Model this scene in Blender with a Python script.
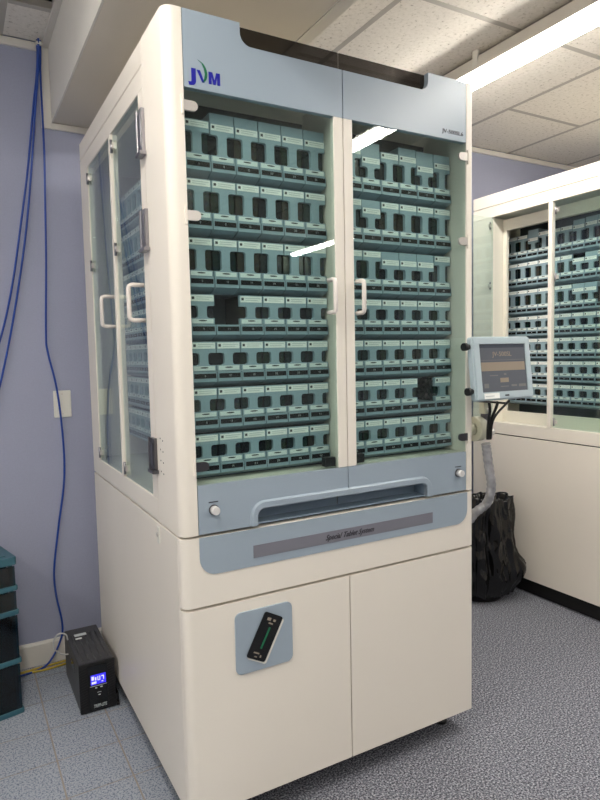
import bpy, bmesh, math, random
from mathutils import Vector, Matrix, noise
random.seed(7)
R = math.radians
PI = math.pi
scene = bpy.context.scene
for o in list(bpy.data.objects):
    bpy.data.objects.remove(o)
C = scene.collection

# ------------------------------------------------------------------ camera
YAW, PITCH, ROLL, FPX = 0.51037, -0.07556, -0.02079, 615.87
cam_d = bpy.data.cameras.new('camera')
cam = bpy.data.objects.new('camera', cam_d)
C.objects.link(cam)
Fv = Vector((math.sin(YAW)*math.cos(PITCH), math.cos(YAW)*math.cos(PITCH), math.sin(PITCH)))
R0 = Vector((math.cos(YAW), -math.sin(YAW), 0))
U0 = R0.cross(Fv)
R2 = R0*math.cos(ROLL) + U0*math.sin(ROLL)
U2 = -R0*math.sin(ROLL) + U0*math.cos(ROLL)
m = Matrix((R2, U2, -Fv)).transposed().to_4x4()
m.translation = Vector((-0.4751, -1.47524, 1.29614))
cam.matrix_world = m
cam_d.sensor_fit = 'VERTICAL'
cam_d.sensor_height = 24.0
cam_d.lens = FPX/800*24.0
cam_d.clip_start = 0.01
scene.camera = cam

# ------------------------------------------------------------------ world, exposure
w = bpy.data.worlds.new('world')
scene.world = w
w.use_nodes = True
w.node_tree.nodes['Background'].inputs[0].default_value = (0.55, 0.57, 0.6, 1)
w.node_tree.nodes['Background'].inputs[1].default_value = 0.05
vs = scene.view_settings
vs.view_transform = 'Standard'
vs.look = 'None'
vs.gamma = 1.0
vs.use_curve_mapping = False
vs.exposure = 0.43
LAMP = 35.0

# ------------------------------------------------------------------ materials
def lin(c):
    return tuple(((v/255)/12.92 if v/255 <= 0.04045 else ((v/255+0.055)/1.055)**2.4) for v in c) + (1.0,)

M = {}
def mat(name, rgb, rough=0.5, metal=0.0, spec=0.5, noise_scale=None, noise_amt=0.06, bump=None, coat=0.0):
    mm = bpy.data.materials.new(name)
    mm.use_nodes = True
    nt = mm.node_tree
    b = nt.nodes['Principled BSDF']
    b.inputs['Base Color'].default_value = lin(rgb)
    b.inputs['Roughness'].default_value = rough
    b.inputs['Metallic'].default_value = metal
    b.inputs['Specular IOR Level'].default_value = spec
    if coat:
        b.inputs['Coat Weight'].default_value = coat
    if noise_scale:
        tc = nt.nodes.new('ShaderNodeTexCoord')
        nz = nt.nodes.new('ShaderNodeTexNoise')
        nz.inputs['Scale'].default_value = noise_scale
        nz.inputs['Detail'].default_value = 4
        nt.links.new(tc.outputs['Object'], nz.inputs['Vector'])
        rp = nt.nodes.new('ShaderNodeValToRGB')
        c = lin(rgb)
        rp.color_ramp.elements[0].position = 0.3
        rp.color_ramp.elements[1].position = 0.7
        rp.color_ramp.elements[0].color = tuple(max(0, v*(1-noise_amt)) for v in c[:3]) + (1,)
        rp.color_ramp.elements[1].color = tuple(min(1, v*(1+noise_amt)) for v in c[:3]) + (1,)
        nt.links.new(nz.outputs['Fac'], rp.inputs['Fac'])
        nt.links.new(rp.outputs['Color'], b.inputs['Base Color'])
        if bump:
            bp = nt.nodes.new('ShaderNodeBump')
            bp.inputs['Strength'].default_value = bump
            bp.inputs['Distance'].default_value = 0.002
            nt.links.new(nz.outputs['Fac'], bp.inputs['Height'])
            nt.links.new(bp.outputs['Normal'], b.inputs['Normal'])
    M[name] = mm
    return mm

def emit(name, rgb, strength):
    mm = bpy.data.materials.new(name)
    mm.use_nodes = True
    nt = mm.node_tree
    b = nt.nodes['Principled BSDF']
    b.inputs['Base Color'].default_value = lin(rgb)
    b.inputs['Emission Color'].default_value = lin(rgb)
    b.inputs['Emission Strength'].default_value = strength
    M[name] = mm
    return mm

def glass(name, tint, refl0=0.04, rough=0.0):
    """thin tinted pane: Schlick reflection over a coloured transparent layer, same on both faces"""
    mm = bpy.data.materials.new(name)
    mm.use_nodes = True
    nt = mm.node_tree
    nt.nodes.remove(nt.nodes['Principled BSDF'])
    out = nt.nodes['Material Output']
    geo = nt.nodes.new('ShaderNodeNewGeometry')
    dot = nt.nodes.new('ShaderNodeVectorMath'); dot.operation = 'DOT_PRODUCT'
    nt.links.new(geo.outputs['Incoming'], dot.inputs[0])
    nt.links.new(geo.outputs['Normal'], dot.inputs[1])
    def mth(op, a, bval):
        n = nt.nodes.new('ShaderNodeMath'); n.operation = op
        nt.links.new(a, n.inputs[0])
        if bval is not None:
            n.inputs[1].default_value = bval
        return n.outputs[0]
    a = mth('ABSOLUTE', dot.outputs['Value'], None)
    s = nt.nodes.new('ShaderNodeMath'); s.operation = 'SUBTRACT'; s.inputs[0].default_value = 1.0
    nt.links.new(a, s.inputs[1])
    p = mth('POWER', s.outputs[0], 5.0)
    q = mth('MULTIPLY', p, 1-refl0)
    f = mth('ADD', q, refl0)
    tr = nt.nodes.new('ShaderNodeBsdfTransparent')
    tr.inputs['Color'].default_value = tint + (1,)
    gl = nt.nodes.new('ShaderNodeBsdfGlossy')
    gl.inputs['Roughness'].default_value = rough
    gl.inputs['Color'].default_value = (1, 1, 1, 1)
    mx = nt.nodes.new('ShaderNodeMixShader')
    nt.links.new(f, mx.inputs[0])
    nt.links.new(tr.outputs[0], mx.inputs[1])
    nt.links.new(gl.outputs[0], mx.inputs[2])
    nt.links.new(mx.outputs[0], out.inputs['Surface'])
    M[name] = mm
    return mm

def speckle(name, cols, scale, rough=0.6, bump=0.2, spec=0.3, big=None, dist=0.002):
    """fine multi-colour speckle; cols = list of (pos, rgb)"""
    mm = bpy.data.materials.new(name)
    mm.use_nodes = True
    nt = mm.node_tree
    b = nt.nodes['Principled BSDF']
    b.inputs['Roughness'].default_value = rough
    b.inputs['Specular IOR Level'].default_value = spec
    tc = nt.nodes.new('ShaderNodeTexCoord')
    nz = nt.nodes.new('ShaderNodeTexNoise')
    nz.inputs['Scale'].default_value = scale
    nz.inputs['Detail'].default_value = 3
    nz.inputs['Roughness'].default_value = 0.7
    nt.links.new(tc.outputs['Object'], nz.inputs['Vector'])
    rp = nt.nodes.new('ShaderNodeValToRGB')
    el = rp.color_ramp.elements
    while len(el) < len(cols):
        el.new(0.5)
    for e, (pos, c) in zip(el, cols):
        e.position = pos
        e.color = lin(c)
    nt.links.new(nz.outputs['Fac'], rp.inputs['Fac'])
    nt.links.new(rp.outputs['Color'], b.inputs['Base Color'])
    bp = nt.nodes.new('ShaderNodeBump')
    bp.inputs['Strength'].default_value = bump
    bp.inputs['Distance'].default_value = dist
    nt.links.new(nz.outputs['Fac'], bp.inputs['Height'])
    nt.links.new(bp.outputs['Normal'], b.inputs['Normal'])
    M[name] = mm
    return mm

mat('cream', (238, 231, 220), 0.42, spec=0.4, noise_scale=3.0, noise_amt=0.012)
mat('cream_inside', (226, 222, 210), 0.5)
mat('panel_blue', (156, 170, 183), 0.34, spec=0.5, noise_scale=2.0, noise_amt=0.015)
mat('recess_shade_blue', (132, 150, 166), 0.45)  # panel blue darkened: shade inside the grip recess put into the colour
mat('can_plastic', (150, 173, 185), 0.36, spec=0.5, noise_scale=40, noise_amt=0.02)
mat('dock_plastic', (147, 170, 182), 0.38, spec=0.5, noise_scale=40, noise_amt=0.02)
mat('label_paper', (248, 250, 246), 0.3)
mat('tab_paper', (232, 240, 238), 0.4)
mat('label_print', (48, 54, 58), 0.6)
mat('label_grey', (206, 212, 212), 0.6)
mat('number_black', (12, 13, 16), 0.6, spec=0.15)
mat('number_white', (190, 198, 198), 0.5)
mat('rack_dark', (74, 84, 90), 0.6)
mat('gap_dark', (9, 8, 8), 0.9, spec=0.1)
mat('plinth_dark', (16, 16, 18), 0.7)
mat('chrome', (156, 154, 158), 0.3, metal=1.0)
mat('knob_silver', (232, 230, 228), 0.3, metal=0.25)
mat('chrome_dark', (110, 108, 112), 0.32, metal=1.0)
mat('clip_metal', (214, 208, 202), 0.35, metal=0.5)
mat('handle_white', (226, 218, 212), 0.35)
mat('strip_grey', (122, 122, 132), 0.4)
mat('ink_dark', (42, 40, 48), 0.5)
mat('logo_blue', (22, 24, 150), 0.4)
mat('logo_green', (16, 106, 70), 0.4)
mat('black_gloss', (10, 11, 13), 0.15, spec=0.6)
mat('black_plastic', (20, 20, 22), 0.42, noise_scale=120, noise_amt=0.12)
mat('ups_top', (64, 64, 66), 0.45, noise_scale=60, noise_amt=0.1)
mat('white_plastic', (230, 228, 218), 0.4)
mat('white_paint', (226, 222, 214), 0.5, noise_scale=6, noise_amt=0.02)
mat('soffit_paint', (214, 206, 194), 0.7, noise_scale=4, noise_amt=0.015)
mat('wall_paint', (166, 170, 192), 0.75, spec=0.25, noise_scale=180, noise_amt=0.03, bump=0.12)
mat('grid_white', (216, 211, 202), 0.5)
mat('rail_grey', (176, 170, 161), 0.6)
mat('wall_far', (210, 210, 214), 0.8)
mat('grout', (158, 150, 142), 0.8, noise_scale=60, noise_amt=0.1)
mat('cable_blue', (28, 70, 160), 0.4)
mat('cable_yellow', (196, 170, 60), 0.45)
mat('cable_grey', (196, 196, 196), 0.4)
mat('cable_black', (16, 16, 17), 0.45)
mat('teal_frame', (52, 98, 112), 0.35)
mat('monitor_blue', (182, 197, 204), 0.38)
mat('screen_base', (96, 100, 108), 0.12, spec=0.6)
mat('screen_dark', (70, 75, 86), 0.14)
mat('screen_tan', (152, 140, 126), 0.2)
mat('screen_text', (158, 144, 130), 0.2)
mat('screen_line', (122, 122, 122), 0.2)
mat('clamp_cream', (206, 206, 186), 0.4)
mat('tape_silver', (166, 166, 168), 0.28, metal=0.5, noise_scale=45, noise_amt=0.25, bump=0.8)
mat('bag_black', (8, 8, 9), 0.11, spec=0.6)
mat('bin_dark', (30, 30, 32), 0.5)
mat('bracket_white', (222, 220, 214), 0.4)
mat('fixture_white', (218, 214, 206), 0.45)
emit('tube_light', (255, 250, 241), LAMP)
emit('lcd_blue', (52, 44, 220), 0.7)
emit('lcd_white', (190, 190, 255), 0.9)
glass('door_glass', (0.892, 0.953, 0.932), 0.045)
glass('smoked', (0.27, 0.255, 0.245), 0.04)
glass('teal_clear', (0.09, 0.30, 0.38), 0.05, 0.1)
speckle('floor_tile', [(0.36, (84, 96, 118)), (0.46, (140, 148, 163)), (0.55, (186, 191, 198)), (0.68, (120, 134, 158))], 165, 0.5, 0.12, 0.35)
speckle('carpet', [(0.36, (52, 54, 62)), (0.5, (110, 112, 122)), (0.64, (186, 188, 196))], 165, 0.95, 0.9, 0.1, dist=0.004)
speckle('tile_ceiling', [(0.30, (166, 156, 144)), (0.40, (226, 220, 210)), (0.6, (234, 228, 219))], 62, 0.9, 0.5, 0.1)

# reservoirs: the contents differ from canister to canister
rm = bpy.data.materials.new('reservoir'); rm.use_nodes = True; M['reservoir'] = rm
nt = rm.node_tree; b = nt.nodes['Principled BSDF']; b.inputs['Roughness'].default_value = 0.14
oi = nt.nodes.new('ShaderNodeObjectInfo'); rp = nt.nodes.new('ShaderNodeValToRGB')
cols = [(30, 40, 44), (16, 24, 30), (52, 50, 44), (24, 44, 44), (60, 66, 68), (20, 26, 34), (40, 52, 42)]
el = rp.color_ramp.elements
while len(el) < len(cols): el.new(0.5)
for i, (e, c) in enumerate(zip(el, cols)):
    e.position = i/len(cols); e.color = lin(c)
rp.color_ramp.interpolation = 'CONSTANT'
nt.links.new(oi.outputs['Random'], rp.inputs['Fac'])
tc = nt.nodes.new('ShaderNodeTexCoord'); nz = nt.nodes.new('ShaderNodeTexNoise'); nz.inputs['Scale'].default_value = 90
nt.links.new(tc.outputs['Object'], nz.inputs['Vector'])
mx = nt.nodes.new('ShaderNodeMix'); mx.data_type = 'RGBA'; mx.blend_type = 'OVERLAY'
mx.inputs[0].default_value = 0.8
nt.links.new(rp.outputs['Color'], mx.inputs[6]); nt.links.new(nz.outputs['Color'], mx.inputs[7])
nt.links.new(mx.outputs[2], b.inputs['Base Color'])

# ------------------------------------------------------------------ mesh builder
class MB:
    def __init__(s):
        s.v = []; s.f = []; s.mi = []; s.mats = []; s.sm = []
    def _m(s, name):
        if name not in s.mats: s.mats.append(name)
        return s.mats.index(name)
    def add(s, verts, faces, mname, smooth=False):
        k = len(s.v); i = s._m(mname)
        s.v += [tuple(p) for p in verts]
        for f in faces:
            s.f.append(tuple(k+q for q in f)); s.mi.append(i); s.sm.append(smooth)
        return s
    def box(s, x0, x1, y0, y1, z0, z1, mname):
        v = [(x0,y0,z0),(x1,y0,z0),(x1,y1,z0),(x0,y1,z0),(x0,y0,z1),(x1,y0,z1),(x1,y1,z1),(x0,y1,z1)]
        f = [(0,3,2,1),(4,5,6,7),(0,1,5,4),(1,2,6,5),(2,3,7,6),(3,0,4,7)]
        return s.add(v, f, mname)
    def prism(s, poly, a0, a1, axis, mname):
        """extrude a 2D polygon: axis 'z' poly=(x,y); 'y' poly=(x,z); 'x' poly=(y,z)"""
        def pt(p, a):
            if axis == 'z': return (p[0], p[1], a)
            if axis == 'y': return (p[0], a, p[1])
            return (a, p[0], p[1])
        n = len(poly)
        ar = sum(poly[i][0]*poly[(i+1)%n][1]-poly[(i+1)%n][0]*poly[i][1] for i in range(n))
        if ar < 0: poly = poly[::-1]
        v = [pt(p, a0) for p in poly] + [pt(p, a1) for p in poly]
        low = tuple(range(n))[::-1]; up = tuple(range(n, 2*n))
        f = [low, up] + [(i, (i+1)%n, n+(i+1)%n, n+i) for i in range(n)]
        if axis == 'y':
            f = [q[::-1] for q in f]
        return s.add(v, f, mname)
    def tube(s, pts, r, mname, n=8, closed=False, caps=True):
        P = [Vector(p) for p in pts]; L = len(P)
        rs = r if isinstance(r, (list, tuple)) else [r]*L
        verts = []; up = None
        for i in range(L):
            if closed: t = P[(i+1)%L]-P[i-1]
            else: t = P[min(i+1, L-1)]-P[max(i-1, 0)]
            t.normalize()
            if up is None:
                a = Vector((0,0,1)) if abs(t.z) < 0.9 else Vector((1,0,0))
                up = (a - t*a.dot(t)).normalized()
            else:
                up = (up - t*up.dot(t)).normalized()
            sd = t.cross(up)
            for k in range(n):
                an = 2*PI*k/n + PI/n
                verts.append(P[i] + (up*math.cos(an) + sd*math.sin(an))*rs[i])
        faces = []
        for i in range(L if closed else L-1):
            j = (i+1) % L
            for k in range(n):
                q = (k+1) % n
                faces.append((i*n+k, i*n+q, j*n+q, j*n+k))
        s.add(verts, faces, mname, smooth=n > 5)
        if caps and not closed:
            k0 = len(s.v)-L*n
            i = s._m(mname)
            s.f.append(tuple(k0+q for q in range(n))[::-1]); s.mi.append(i); s.sm.append(False)
            s.f.append(tuple(k0+(L-1)*n+q for q in range(n))); s.mi.append(i); s.sm.append(False)
        return s
    def cyl(s, p0, p1, r0, mname, r1=None, n=16):
        return s.tube([p0, p1], [r0, r0 if r1 is None else r1], mname, n)
    def build(s, name, parent=None, loc=None, rotz=None, bevel=None):
        me = s.mesh(name)
        return link(name, me, parent, loc, rotz, bevel)
    def mesh(s, name):
        me = bpy.data.meshes.new(name)
        me.from_pydata(s.v, [], s.f)
        for n in s.mats: me.materials.append(M[n])
        me.polygons.foreach_set('material_index', s.mi)
        me.polygons.foreach_set('use_smooth', s.sm)
        bm = bmesh.new(); bm.from_mesh(me)
        bmesh.ops.recalc_face_normals(bm, faces=bm.faces)
        bm.to_mesh(me); bm.free()
        me.update()
        return me

def link(name, me, parent=None, loc=None, rotz=None, bevel=None):
    o = bpy.data.objects.new(name, me)
    C.objects.link(o)
    if parent: o.parent = parent
    if loc is not None: o.location = loc
    if rotz is not None: o.rotation_euler = (0, 0, rotz)
    if bevel:
        b = o.modifiers.new('bevel', 'BEVEL'); b.width = bevel; b.segments = 3
        b.limit_method = 'ANGLE'; b.angle_limit = R(40)
        o.modifiers.new('wn', 'WEIGHTED_NORMAL')
        for p in me.polygons: p.use_smooth = True
    return o

def tag(o, label, cat, group=None):
    o['label'] = label; o['category'] = cat
    if group: o['group'] = group
    return o
def struct(o, label=None):
    o['kind'] = 'structure'
    if label: o['label'] = label
    return o
def thing(name, label, cat, loc=(0,0,0), rotz=0, group=None):
    o = bpy.data.objects.new(name, None); C.objects.link(o)
    o.location = loc; o.rotation_euler = (0,0,rotz); o.empty_display_size = 0.05
    return tag(o, label, cat, group)

def rrect(x0, x1, z0, z1, rad, n=5, corners=(1,1,1,1)):
    """rounded rectangle, corners order: (x0,z0),(x1,z0),(x1,z1),(x0,z1)"""
    pts = []
    cs = [(x0+rad, z0+rad, PI, x0, z0), (x1-rad, z0+rad, 1.5*PI, x1, z0), (x1-rad, z1-rad, 0, x1, z1), (x0+rad, z1-rad, PI/2, x0, z1)]
    for on, (cx, cz, a0, qx, qz) in zip(corners, cs):
        if on:
            for i in range(n+1):
                a = a0 + PI/2*i/n
                pts.append((cx+rad*math.cos(a), cz+rad*math.sin(a)))
        else:
            pts.append((qx, qz))
    return pts

def arc(cx, cz, rad, a0, a1, n=6):
    return [(cx+rad*math.cos(a0+(a1-a0)*i/n), cz+rad*math.sin(a0+(a1-a0)*i/n)) for i in range(n+1)]

def text_mesh(body, size, mname, shear=0.0, offset=0.0, extrude=0.0004, width=None, bold=False):
    cu = bpy.data.curves.new('text', 'FONT')
    cu.body = body; cu.size = size; cu.shear = shear; cu.offset = offset; cu.extrude = extrude
    cu.resolution_u = 3
    o = bpy.data.objects.new('text', cu); C.objects.link(o)
    dg = bpy.context.evaluated_depsgraph_get()
    me = bpy.data.meshes.new_from_object(o.evaluated_get(dg))
    bpy.data.objects.remove(o)
    xs = [v.co.x for v in me.vertices]
    s = 1.0
    if width: s = width/(max(xs)-min(xs))
    x0 = min(xs)
    for v in me.vertices:
        x, y, z = v.co
        v.co = ((x-x0)*s, -z, y)        # stands in XZ, faces -y
    me.materials.clear(); me.materials.append(M[mname])
    return me

def smooth_path(pts, n=6):
    P = [Vector(p) for p in pts]; out = []
    for i in range(len(P)-1):
        p0 = P[max(i-1,0)]; p1 = P[i]; p2 = P[i+1]; p3 = P[min(i+2,len(P)-1)]
        for k in range(n):
            t = k/n
            out.append(0.5*((2*p1)+(p2-p0)*t+(2*p0-5*p1+4*p2-p3)*t*t+(3*p1-p0-3*p2+p3)*t**3))
    out.append(P[-1])
    return out

# ================================================================== SETTING
ZC = 2.57
YW = 1.29          # back wall, left part
YW2 = 1.453        # back wall, right part (a jog hidden behind the cabinet)
XL, XR, YF = -2.9, 5.2, -7.0
XT = 0.17          # where tiles end and carpet begins

# floor: slab + grout bed with single tiles on the left, carpet on the right
fl = struct(MB().box(XL, XR, YF, YW2+0.1, -0.12, -0.012, 'grout').build('floor'))
cp = MB().box(XT, XR, YF, YW2, -0.0119, 0.0, 'carpet').build('carpet', fl)
bed = MB().box(XL, XT, YF, YW, -0.0119, -0.0012, 'grout').build('grout_bed', fl)
TP = 0.1965
tile_me = None
g = 0.0028
tb = MB()
tb.prism(rrect(g, TP-g, g, TP-g, 0.002, 1), -0.004, 0.0, 'z', 'floor_tile')
tile_me = tb.mesh('tile')
# tile joints measured at x = -0.251 / -0.060 and y = 0.758 / 0.572
far = MB()
x0g = -0.2535 - TP*13; y0g = 0.575 - TP*38
for i in range(18):
    for j in range(42):
        x = x0g + i*TP; y = y0g + j*TP
        if x < XL or x+TP > XT+0.16 or y < YF or y+0.02 > YW: continue
        xe = min(x+TP-g, XT-0.001); ye = min(y+TP-g, YW-0.001)
        near = -1.1 < x and y > -1.2
        if xe < x+TP-g-1e-6 or ye < y+TP-g-1e-6:
            if xe-x < 0.01: continue
            MB().box(x+g, xe, y+g, ye, -0.004, 0.0, 'floor_tile').build('tile', fl)
        elif near:
            o = link('tile', tile_me, fl, (x, y, 0))
        else:
            far.box(x+g, x+TP-g, y+g, y+TP-g, -0.004, 0.0, 'floor_tile')
fo = far.build('far_tiles', fl); fo['kind'] = 'stuff'

# walls
struct(MB().box(XL-0.1, 0.72, YW, YW+0.30, 0, 2.72, 'wall_paint').build('wall_back'))
struct(MB().box(0.72, XR+0.1, YW2, YW2+0.14, 0, 2.72, 'wall_paint').build('wall_back_right'))
struct(MB().box(XL-0.1, XL, YF, YW, 0, 2.72, 'wall_far').build('wall_left'))
struct(MB().box(XR, XR+0.1, YF, YW2, 0, 2.72, 'wall_far').build('wall_right'))
struct(MB().box(XL-0.1, XR+0.1, YF-0.1, YF, 0, 2.72, 'wall_far').build('wall_front'))
struct(MB().prism([(YW, 0), (YW-0.014, 0), (YW-0.014, 0.088), (YW-0.008, 0.096), (YW, 0.098)], XL, 0.72, 'x', 'white_paint').build('baseboard_back'))

# ceiling: dark deck above, single panels laid in a metal grid
ce = struct(MB().box(XL, XR, YF, YW2, 2.66, 2.72, 'gap_dark').build('ceiling'))
PX, PY = 0.582, 1.18
XG = [1.005 + PX*k for k in range(-1, 8)]       # joints right of the soffit
rails = []
def panel(x0, x1, y0, y1, tilt=0):
    q = 0.0122
    o = MB().box(x0+q, x1-q, y0+q, y1-q, 0, 0.014, 'tile_ceiling').build('ceiling_panel', ce, (0, 0, ZC-0.002))
    return o
SX0, SX1, SZ = -0.070, 0.545, 2.262
def rail(x0, x1, y0, y1):
    MB().box(x0, x1, y0, y1, ZC-0.0025, ZC+0.001, 'rail_grey').box((x0+x1)/2-0.002 if x1-x0 < y1-y0 else x0, (x0+x1)/2+0.002 if x1-x0 < y1-y0 else x1,
        y0 if x1-x0 < y1-y0 else (y0+y1)/2-0.002, y1 if x1-x0 < y1-y0 else (y0+y1)/2+0.002, ZC+0.001, ZC+0.03, 'rail_grey').build('grid_rail', ce)
for k, x in enumerate(XG[:-1]):
    x1 = min(XG[k+1], XR)
    xa = max(x, SX1+0.002)
    ys = 0.325 if k <= 2 or k % 2 == 0 else 0.915
    cuts = sorted([ys + PY*j for j in range(-7, 2)])
    cuts = [YF] + [c for c in cuts if YF < c < YW2-0.03] + [YW2]
    for a, bb in zip(cuts[:-1], cuts[1:]):
        panel(xa, x1, a, bb)
        if bb < YW2: rail(xa+0.014, x1-0.014, bb-0.012, bb+0.012)
    if k > 0: rail(x-0.012, x+0.012, YF, YW2)
xs = [-2.6, -2.0, -1.42, -0.83, -0.248, SX0-0.002]
xs = [XL] + xs[1:]
for k in range(len(xs)-1):
    cuts = [YF] + [1.02-PY*j+(0.59 if k % 2 == 0 else 0)*0 for j in range(6, -1, -1)] + [YW]
    for a, bb in zip(cuts[:-1], cuts[1:]):
        if k == len(xs)-2 and a > 1.0:
            o = panel(xs[k], xs[k+1], a, bb)
        elif k == len(xs)-2 and bb > 1.0:
            # the narrow panel next to the soffit is pushed up and sits crooked, leaving a dark gap
            o = panel(xs[k], xs[k+1], a, bb); o.rotation_euler = (0, 0, 0)
            o.location.z += 0.045
        else:
            panel(xs[k], xs[k+1], a, bb)
        if bb < YW: rail(xs[k]+0.014, xs[k+1]-0.014, bb-0.012, bb+0.012)
    if k > 0: rail(xs[k]-0.012, xs[k]+0.012, YF, YW)

# soffit box with its edge strip, and the white trim where it meets the wall
so = struct(MB().box(SX0, SX1-0.04, YF, YW, SZ, 2.66, 'white_paint').build('trim_1', bevel=None), 'boxed white soffit beam running above the tall cabinet')
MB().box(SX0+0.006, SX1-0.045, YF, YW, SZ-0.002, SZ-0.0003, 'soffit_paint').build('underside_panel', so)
MB().box(SX1-0.04, SX1, YF, YW2, SZ-0.004, 2.66, 'grid_white').build('edge_strip', so)
t = MB()
t.box(XL, SX0-0.042, YW-0.012, YW, ZC-0.036, ZC-0.0065, 'white_paint')
struct(t.build('trim_2'), 'white trim along the top of the left wall')
struct(MB().box(SX0-0.04, SX0-0.001, YW-0.012, YW, SZ-0.028, ZC-0.0065, 'white_paint').build('trim_3'), 'white trim down the side of the soffit')
struct(MB().box(SX0, SX1, YW-0.012, YW, SZ-0.028, SZ-0.0045, 'white_paint').build('trim_4'), 'white trim under the soffit')
struct(MB().box(0.72, XR, YW2-0.014, YW2, ZC-0.034, ZC-0.0065, 'white_paint').build('trim_5'), 'white trim along the top of the right wall')
struct(MB().box(SX0-0.024, SX0-0.001, YF, YW-0.013, ZC-0.02, ZC-0.0065, 'grid_white').build('trim_6'), 'white angle strip between ceiling and soffit')

# ------------------------------------------------------------------ fluorescent strips
def strip_light(x, y0, y1, label):
    t = thing('strip_light', label, 'ceiling light', (x, (y0+y1)/2, 2.45), 0, 'fluorescent strips under the ceiling')
    h = (y1-y0)/2; w2 = 0.054
    MB().prism([(-w2+0.004, 0.088), (w2-0.004, 0.088), (w2+0.008, 0.038), (w2+0.008, 0.032), (-w2-0.008, 0.032), (-w2-0.008, 0.038)], -h, h, 'y', 'fixture_white').build('housing', t)
    wl = w2-0.010
    le = [(-wl+0.002, 0.0315), (wl-0.002, 0.0315), (wl, 0.014), (wl-0.008, 0.004), (wl-0.02, 0.0), (-wl+0.02, 0.0), (-wl+0.008, 0.004), (-wl, 0.014)]
    MB().prism(le, -h+0.02, h-0.02, 'y', 'tube_light').build('lens', t)
    for s in (-1, 1):
        MB().prism([(p[0]*1.03, p[1]) for p in le], s*h-0.02*(s > 0), s*h+0.02*(s < 0), 'y', 'fixture_white').build('end_cap', t)
    for yy in (-h*0.62, h*0.26):
        for bx in (-w2-0.005, w2-0.007):
            MB().box(bx, bx+0.012, yy-0.014, yy+0.014, 0.05, 0.114, 'bracket_white').build('bracket', t)
    return t
strip_light(1.586, -0.30, 1.00, 'lit fluorescent strip hanging from ceiling above the gap between the cabinets')
strip_light(1.586, -1.62, -0.32, 'lit fluorescent strip mirrored in the right glass door')
strip_light(3.13, -5.05, -3.75, 'lit fluorescent strip far behind the camera, mirrored in the left glass door')
strip_light(-0.50, -1.25, 0.05, 'lit fluorescent strip over the aisle left of the soffit')
strip_light(-1.95, -1.20, 0.10, 'lit fluorescent strip near the left wall')
strip_light(-0.80, -2.90, -1.60, 'lit fluorescent strip over the aisle behind the camera')
strip_light(-0.80, -5.0, -3.7, 'lit fluorescent strip at the far end of the aisle behind the camera')
strip_light(0.82, -3.70, -2.40, 'added unseen fluorescent fill light right of the soffit behind the camera')  # invented fill light, brightens the main cabinet's front and interior
strip_light(3.25, -0.75, 0.55, 'added unseen fluorescent fill light at the far right of the room')  # out-of-view fill light, added to lift the right wall and ceiling

# ================================================================== DISPENSING CABINETS
Z_T, Z_GT, Z_GB, Z_S, Z_S2, Z_B = 2.129, 1.946, 0.966, 0.837, 0.649, 0.083
XM = 0.506; BL, BR = 0.047, 0.969; DEP = 1.10
OFF = (-0.5, -0.55, 0)

def corner_poly(x0, x1, y0, y1, rad, left=True, n=7):
    """plan outline with its front outer corner rounded"""
    if left:
        a = arc(x0+rad, y0+rad, rad, PI, 1.5*PI, n)
        return a + [(x1, y0), (x1, y1), (x0, y1)]
    a = arc(x1-rad, y0+rad, rad, 1.5*PI, 2*PI, n)
    return [(x0, y0)] + a + [(x1, y1), (x0, y1)]

def smooth_prism(o, ang=35):
    for p in o.data.polygons: p.use_smooth = True
    try:
        o.data.set_sharp_from_angle(angle=R(ang))
    except Exception:
        pass
    return o

def u_handle(name, parent, base, out, z0, z1, r=0.0065, loc=OFF):
    """round bar handle: base = mount point on pane, out = vector away from the pane"""
    b0 = Vector(base); ov = Vector(out)
    pts = [b0+Vector((0,0,z0)), b0+ov*0.75+Vector((0,0,z0)), b0+ov*0.94+Vector((0,0,z0+0.003)), b0+ov+Vector((0,0,z0+0.010)),
           b0+ov+Vector((0,0,z1-0.010)), b0+ov*0.94+Vector((0,0,z1-0.003)), b0+ov*0.75+Vector((0,0,z1)), b0+Vector((0,0,z1))]
    return MB().tube(pts, r, 'handle_white', 8).build(name, parent, loc)

def side_door(parent, ya, yb, hinge_at_back, origin=(0,0,0), handle=True, rot=0.0, handle_y=None):
    """glass door in the left side; ya < yb; pane object with clips and handle"""
    x0, x1 = 0.003, 0.009
    d = MB().box(x0, x1, -(yb-ya), 0, 0.903, 2.003, 'door_glass').build('side_door', parent, (OFF[0], OFF[1]+yb, 0), rot)
    L = yb-ya
    hy = -0.03 if hinge_at_back else -0.03
    for z in (1.960, 1.640, 0.932):
        c = MB()
        c.box(x0-0.006, x0, -0.026, -0.006, z-0.009, z+0.009, 'clip_metal')
        c.cyl((x0-0.006, -0.010, z-0.02), (x0-0.006, -0.010, z+0.02), 0.0045, 'chrome', n=8)
        c.build('hinge_clip', d)
    hyy = -(L-0.020)
    u_handle('handle', d, (x0, hyy, 0), (-0.044, 0, 0), 1.398, 1.496, 0.0065, (0,0,0))
    return d

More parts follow.
